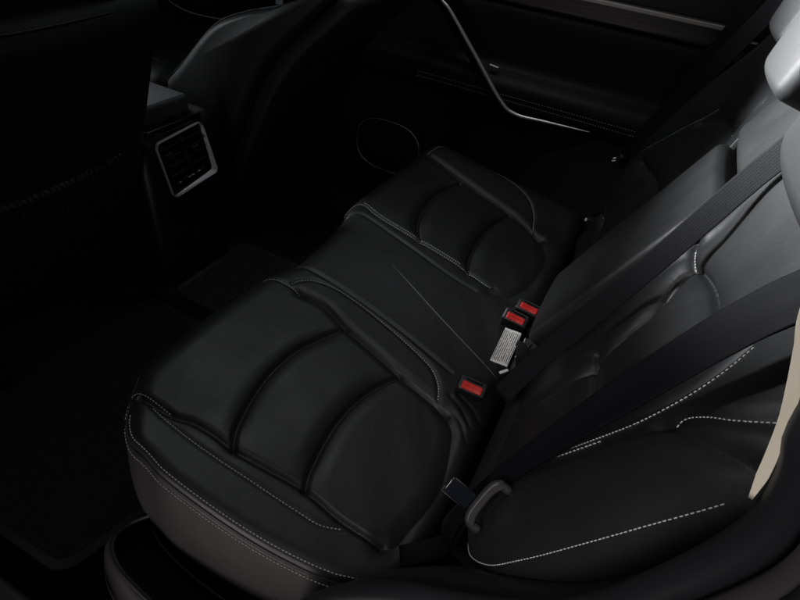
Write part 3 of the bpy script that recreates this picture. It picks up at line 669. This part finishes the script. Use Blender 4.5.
stitches('stitching', top + np.array([.0, .03, .012]), np.tile((-.2, -.5, .8), (50, 1)), ff, m='dim_thread', r=.001)
rbox('seat_cushion', (-.93, 1.05, .44), (.24, .25, .09), .06, 'front_leather', ff, None, 12)
ca = resample([(-1.05, .93, .534), (-.90, .90, .534), (-.78, .88, .53)], 40); stitches('stitching', ca, np.tile((0, 0, 1.0), (40, 1)), ff, m='dim_thread', r=.001)
rbox('upper_shell', (-.215, 1.05, .85), (.05, .20, .09), .04, 'front_leather', ff, None, 8)
rbox('headrest', (-.16, 1.05, 1.0), (.05, .135, .10), .045, 'front_leather', ff, None, 8)
rbox('seat_base', (-.78, 1.05, .16), (.30, .20, .10), .04, 'matte_plastic', ff, None, 5)

# ================================================================== centre console with air vent
cs = thing('centre_console', 'black centre console end with chrome-framed rear air vent', 'console', (-.7, .63, 0))
def con_warp(V):
    V = V.copy(); V[:, 0] += np.where(V[:, 0] > 0.2, -0.06 * (V[:, 2] / .25) * 0.5 * -1 * 0 , 0); return V
rbox('body', (-.84, .632, .255), (.380, .128, .255), .030, 'plastic', cs, None, 12)
rbox('armrest_lid', (-.80, .612, .538), (.315, .080, .024), .010, 'lid', cs, None, 10)
rbox('lid_base', (-.79, .615, .508), (.33, .088, .010), .006, 'gloss_plastic', cs, None, 5)
Q = [np.array(a) for a in ((-.452, .536, .489), (-.452, .690, .502), (-.445, .720, .351), (-.445, .557, .335))]
def rq(Q, r, k=8):
    out = []; n = len(Q)
    for i in range(n):
        p, a, b = Q[i], Q[i - 1], Q[(i + 1) % n]; d0 = (a - p) / np.linalg.norm(a - p); d1 = (b - p) / np.linalg.norm(b - p)
        A, B = p + d0 * r, p + d1 * r
        for t in np.linspace(0, 1, k): out.append((1 - t) ** 2 * A + 2 * t * (1 - t) * p + t * t * B)
    return np.array(out)
ring = rq(Q, .016); cen = ring.mean(0); nr = len(ring)
wdt = np.array([0.003 + 0.010 * max(0, ((p - cen) / .09) @ np.array([0, .75, -.5])) for p in ring])
dirs = (cen - ring) / np.linalg.norm(cen - ring, axis=1, keepdims=True)
lay = [ring - dirs * .001 + np.array([-.002, 0, 0]), ring + np.array([.004, 0, 0]), ring + dirs * .0015 + np.array([.0045, 0, 0]), ring + dirs * wdt[:, None] + np.array([-.0055, 0, 0])]
G = np.stack(lay, 0); F = [[i * nr + j, i * nr + (j + 1) % nr, (i + 1) * nr + (j + 1) % nr, (i + 1) * nr + j] for i in range(3) for j in range(nr)]
vent = mesh_obj('vent_frame', G.reshape(-1, 3), F, 'frame_chrome', cs, False)
mesh_obj('vent_back', ring + np.array([-.0065, 0, 0]), [list(range(nr))], 'gloss_plastic', vent, False)
lerp = lambda a, b, t: a + (b - a) * t
for k_, t in enumerate((.16, .32, .48, .64)):
    a, b = lerp(Q[0], Q[3], t), lerp(Q[1], Q[2], t); d = b - a
    rbox('vent_slat', (a + b) / 2 + np.array([-.003, 0, 0]), (np.linalg.norm(d) / 2 * .80, .004, .0012), .001, 'plastic', vent, axes(d, y=(.9, 0, .35)), 4)
a, b = lerp(Q[0], Q[1], .5), lerp(Q[3], Q[2], .5); rbox('vent_divider', lerp(a, b, .37), (.048, .002, .003), .0015, 'plastic', vent, axes(b - a, z=(1, 0, 0)), 4)
for t, u_ in ((.16, .24), (.70, .34)): rbox('vent_tab', lerp(lerp(Q[0], Q[1], t), lerp(Q[3], Q[2], t), u_) + np.array([.005, 0, 0]), (.009, .003, .003), .001, 'tongue', vent, axes(Q[1] - Q[0], z=(1, 0, 0)), 3)
for t in (.22, .36, .50, .64, .76):
    rbox('vent_button', lerp(lerp(Q[0], Q[1], t), lerp(Q[3], Q[2], t), .80) + np.array([-.004, 0, 0]), (.008, .0035, .003), .0015, 'plastic', vent, axes(Q[1] - Q[0], z=(1, 0, .2)), 3)
for t in (.22, .42, .50, .64): rbox('button_mark', lerp(lerp(Q[0], Q[1], t), lerp(Q[3], Q[2], t), .80) + np.array([-.0004, 0, 0]), (.004 if t > .3 else .002, .0012, .0008), .0004, 'white', vent, axes(Q[1] - Q[0], z=(1, 0, .2)), 3)
rbox('socket_panel', (-.456, .64, .27), (.004, .05, .02), .003, 'gloss_plastic', cs, axes((1, 0, 0), z=(0, 0, 1)), 4)

# ================================================================== far door
dr = thing('car_door', 'black far rear door with dark wood strip, chrome pull and speaker ring', 'car door', (0, 1.42, 0))
prof = [('upper_panel', [(1.46, 1.02), (1.445, .93), (1.428, .845), (1.432, .82)], 'matte_plastic'),
        ('lower_trim', [(1.432, .815), (1.432, .785), (1.418, .770), (1.43, .70), (1.435, .63)], 'matte_plastic'),
        ('armrest', [(1.435, .63), (1.425, .61), (1.385, .585), (1.372, .560), (1.372, .525), (1.385, .50), (1.415, .485)], 'door_leather'),
        ('pocket_panel', [(1.415, .485), (1.43, .40), (1.43, .25), (1.425, .06), (1.44, .0)], 'matte_plastic')]
xs = np.linspace(-.75, .78, 60)
for nm, pr, m_ in prof:
    pr = resample(pr, 24); G = np.array([[(x, p[0], p[1]) for p in pr] for x in xs])
    mesh_obj(nm, G.reshape(-1, 3), grid_faces(len(xs), 24), m_, dr)
rbox('wood_strip', (.0, 1.425, .817), (.66, .012, .028), .006, 'wood', dr, None, 8)
rbox('strip_edge', (.0, 1.410, .838), (.66, .005, .005), .002, 'strip_edge', dr, None, 6)
hp = resample([(-.150, 1.355, .80), (-.105, 1.355, .766), (-.069, 1.355, .740), (.029, 1.355, .643), (.138, 1.355, .535), (.196, 1.355, .506), (.293, 1.356, .509), (.431, 1.360, .515)], 90)
blade = np.stack([np.stack([hp[:, 0] - .055 * t * np.interp(np.arange(90), [0, 10, 45, 62, 89], [1, 1, .8, .1, .05]), hp[:, 1] + .055 * t, hp[:, 2] - .02 * t], 1) for t in np.linspace(0, 1, 8)], 1)
mesh_obj('pull_handle', blade.reshape(-1, 3), grid_faces(90, 8), 'plastic', dr)
tube('chrome_edge', hp, .003, 'chrome', dr, 8, rs=np.interp(np.arange(90), [0, 10, 40, 60, 80, 89], [.0034, .0055, .0088, .0060, .0034, .0010]))
rbox('switch', (.085, 1.395, .615), (.016, .006, .003), .002, 'chrome', dr, axes((1, 0, -.1), z=(0, 0, 1)), 4)
for z_ in (.548, .534):
    q_ = np.stack([np.linspace(-.16, .60, 120), np.full(120, 1.3705), np.full(120, z_)], 1); stitches('stitching', q_, np.tile((0, -1.0, .15), (120, 1)), dr, m='dim_thread', r=.0010, pitch=.0085, length=.005)
pk = np.array([(.217, .205), (.315, .387), (.446, .480), (.60, .478), (.60, .30), (.48, .20)])
pkv = np.vstack([np.stack([pk[:, 0], np.full(6, 1.411), pk[:, 1]], 1), np.stack([pk[:, 0], np.full(6, 1.425), pk[:, 1]], 1)])
mesh_obj('pocket_face', pkv, [[0, 1, 2, 3, 4, 5]] + [[i, (i + 1) % 6, 6 + (i + 1) % 6, 6 + i] for i in range(6)], 'brown_plastic', dr, False)
sp = thing('speaker', 'round door speaker with thin chrome ring behind the far cushion', 'speaker', (-.26, 1.42, .235))
th = np.linspace(0, 2 * math.pi, 90)
sgn = lambda t: np.sign(t) * np.abs(t) ** .75
tube('ring', np.stack([-.262 + .132 * sgn(np.cos(th)), np.full(90, 1.408), .238 + .098 * sgn(np.sin(th))], 1), .002, 'chrome', sp, 8, cap=False)
rbox('grille', (-.262, 1.420, .238), (.122, .006, .088), .005, 'matte_plastic', sp, None, 8)
fd = thing('car_door', 'far front door panel with slim chrome line near the top edge', 'car door', (-1.2, 1.46, 0))
rbox('panel', (-1.45, 1.47, .50), (.62, .045, .48), .03, 'matte_plastic', fd, None, 5)
tube('chrome_edge', resample([(-1.40, 1.405, .60), (-1.286, 1.405, .539), (-1.23, 1.405, .522), (-1.176, 1.405, .516), (-1.08, 1.405, .518), (-.97, 1.405, .528)], 50), .0045, 'chrome', fd, 8)
rbox('armrest', (-1.30, 1.42, .56), (.25, .03, .02), .012, 'front_leather', fd, None, 6)
pil = thing('pillar_trim', 'brownish pillar trim beside the farthest headrest', 'pillar trim', (.80, 1.42, .8))
rbox('cover', (.845, 1.43, 1.00), (.07, .03, .24), .02, 'pillar', pil, None, 6)
rbox('lower_cover', (1.03, 1.485, .80), (.27, .03, .60), .02, 'matte_plastic', pil, None, 6)

# ================================================================== floor mats
def fmat(label, m_, corners, thick=.012):
    t = thing('floor_mat', label, 'floor mat', tuple(np.mean(corners, axis=0)), 'rear footwell mats')
    c = rq([np.array(q, float) for q in corners], .04, 6); n = len(c)
    up = c + np.array([0, 0, thick]); cc = c.mean(0); inn = cc + (up - cc) * .95 + np.array([0, 0, 0.0]); inn[:, 2] = up[:, 2] - .003
    mesh_obj('rim', np.vstack([c, up, inn]), [[k_ * n + i, k_ * n + (i + 1) % n, (k_ + 1) * n + (i + 1) % n, (k_ + 1) * n + i] for k_ in range(2) for i in range(n)], 'rubber', t, False)
    mesh_obj('tread', inn, [list(range(n))], m_, t, False)
fmat('black cell-pattern floor mat in the near rear footwell', 'mat_hex', [(-.98, -.19, .012), (-.06, -.16, .012), (-.02, .02, .012), (-.06, .47, .012), (-.98, .47, .012)])
fmat('dark mat section over the floor tunnel below the console', 'mat_hex', [(-.44, .485, .060), (-.06, .485, .060), (-.06, .79, .060), (-.44, .79, .060)])
fmat('black ribbed floor mat in the far rear footwell', 'mat_rib', [(-.98, .81, .012), (-.06, .81, .012), (-.06, 1.34, .012), (-.98, 1.34, .012)])
rbox('floor_tunnel', (-.7, .635, .02), (1.2, .16, .036), .03, 'carpet', None, None, 5)
tag(bpy.data.objects['floor_tunnel'], 'carpeted hump running along the cabin floor', kind='structure')

# ================================================================== near door opening: sill, wheel arch trim, seal, body, pillar strip
sl = thing('door_sill', 'dark plastic door sill trim curving round the seat base', 'door sill', (.1, -.10, 0))
rim = resample([(.060, -.012, .130), (.030, -.030, .118), (.008, -.058, .104), (.010, -.088, .098), (.045, -.108, .095), (.10, -.118, .095), (.18, -.125, .10), (.30, -.13, .11), (.45, -.13, .14)], 70)
tube('rim', rim, .0055, 'rubber', sl, 8)
cx = np.array([.20, -.03]); o2 = rim[:, :2] - cx; o2 /= np.linalg.norm(o2, axis=1, keepdims=True)
G = np.stack([np.stack([rim[:, 0] + o2[:, 0] * d, rim[:, 1] + o2[:, 1] * d, rim[:, 2] - .002 - dz], 1) for d, dz in ((0, 0), (.010, .004), (.020, .018), (.030, .05), (.045, .11), (.05, .2))], 1)
mesh_obj('outer_skin', G.reshape(-1, 3), grid_faces(70, 6), 'sill', sl)
ir = resample([(.030, -.025, .095), (.08, -.046, .088), (.16, -.056, .080), (.26, -.058, .080), (.40, -.052, .09)], 50)
tube('inner_rim', ir, .004, 'plastic', sl, 8)
bot_ = np.stack([np.stack([lerp(ir[:, 0], np.interp(np.linspace(0, 1, 50), np.linspace(0, 1, 70), rim[:, 0]), t), lerp(ir[:, 1], np.interp(np.linspace(0, 1, 50), np.linspace(0, 1, 70), rim[:, 1]), t), .05 + 0 * ir[:, 0]], 1) for t in (0, 1)], 1)
mesh_obj('tray', bot_.reshape(-1, 3), grid_faces(50, 2), 'carpet', sl)
rbox('sill_plate', (-.55, -.27, .0), (.60, .06, .02), .01, 'sill', sl, None, 4)

AP = resample([(.620, 1.25), (.632, 1.08), (.654, .925), (.667, .883), (.674, .849), (.673, .818), (.664, .767), (.648, .70), (.622, .645), (.572, .59), (.51, .535), (.455, .46), (.41, .37), (.375, .27), (.36, .15)], 120)
APt = np.gradient(AP, axis=0); APt /= np.linalg.norm(APt, axis=1, keepdims=True); APn = np.stack([-APt[:, 1], APt[:, 0]], 1)   # towards the rear
if APn[0, 0] < 0: APn = -APn
def band(name, sec, m_, parent):
    """sec: list of (offset towards the rear, y)"""
    G = np.stack([np.stack([AP[:, 0] + APn[:, 0] * o_, np.full(len(AP), y_), AP[:, 1] + APn[:, 1] * o_], 1) for o_, y_ in sec], 1)
    return mesh_obj(name, G.reshape(-1, 3), grid_faces(len(AP), len(sec))[:, ::-1], m_, parent)
df = thing('door_frame', 'black rubber-sealed rear edge of the open door frame', 'door frame', (.6, -.1, .2))
band('inner_trim', [(.12, .03), (.075, .01), (.045, -.015), (.032, -.035), (.030, -.050)], 'plastic', df)
sealp = np.stack([AP[:, 0] + APn[:, 0] * .020, np.full(len(AP), -.062), AP[:, 1] + APn[:, 1] * .020], 1)
tube('rubber_seal', sealp, .012, 'rubber', df, 14)
band('flange', [(.034, -.064), (.026, -.074), (.022, -.082), (.026, -.090), (.040, -.0935)], 'sill', df)
sealq = np.stack([AP[:, 0] + APn[:, 0] * .031, np.full(len(AP), -.0955), AP[:, 1] + APn[:, 1] * .031], 1)
tube('outer_seal', sealq, .005, 'rubber', df, 10)
bd = thing('body_panel', 'grey painted car body quarter panel at the lower right corner', 'body panel', (.75, -.17, .3))
band('quarter_panel', [(.050, -.0965), (.034, -.1015), (.030, -.107), (.036, -.114), (.06, -.124), (.14, -.140), (.30, -.15)], 'paint', bd)
cp = thing('pillar_strip', 'cream curved pillar trim strip at the right edge', 'pillar trim', (.69, -.03, .8))
cpth = resample([(.6785, -.059, .858), (.6755, -.059, .872), (.671, -.059, .890), (.665, -.059, .911), (.658, -.059, .930), (.651, -.058, .948), (.644, -.056, .966), (.632, -.045, 1.02)], 40)
ribbon('strip', cpth, (-.35, -.55, .55), np.interp(np.arange(40), [0, 4, 39], [.002, .0052, .0062]), .005, 'cream', cp, 0.0, 0.0)
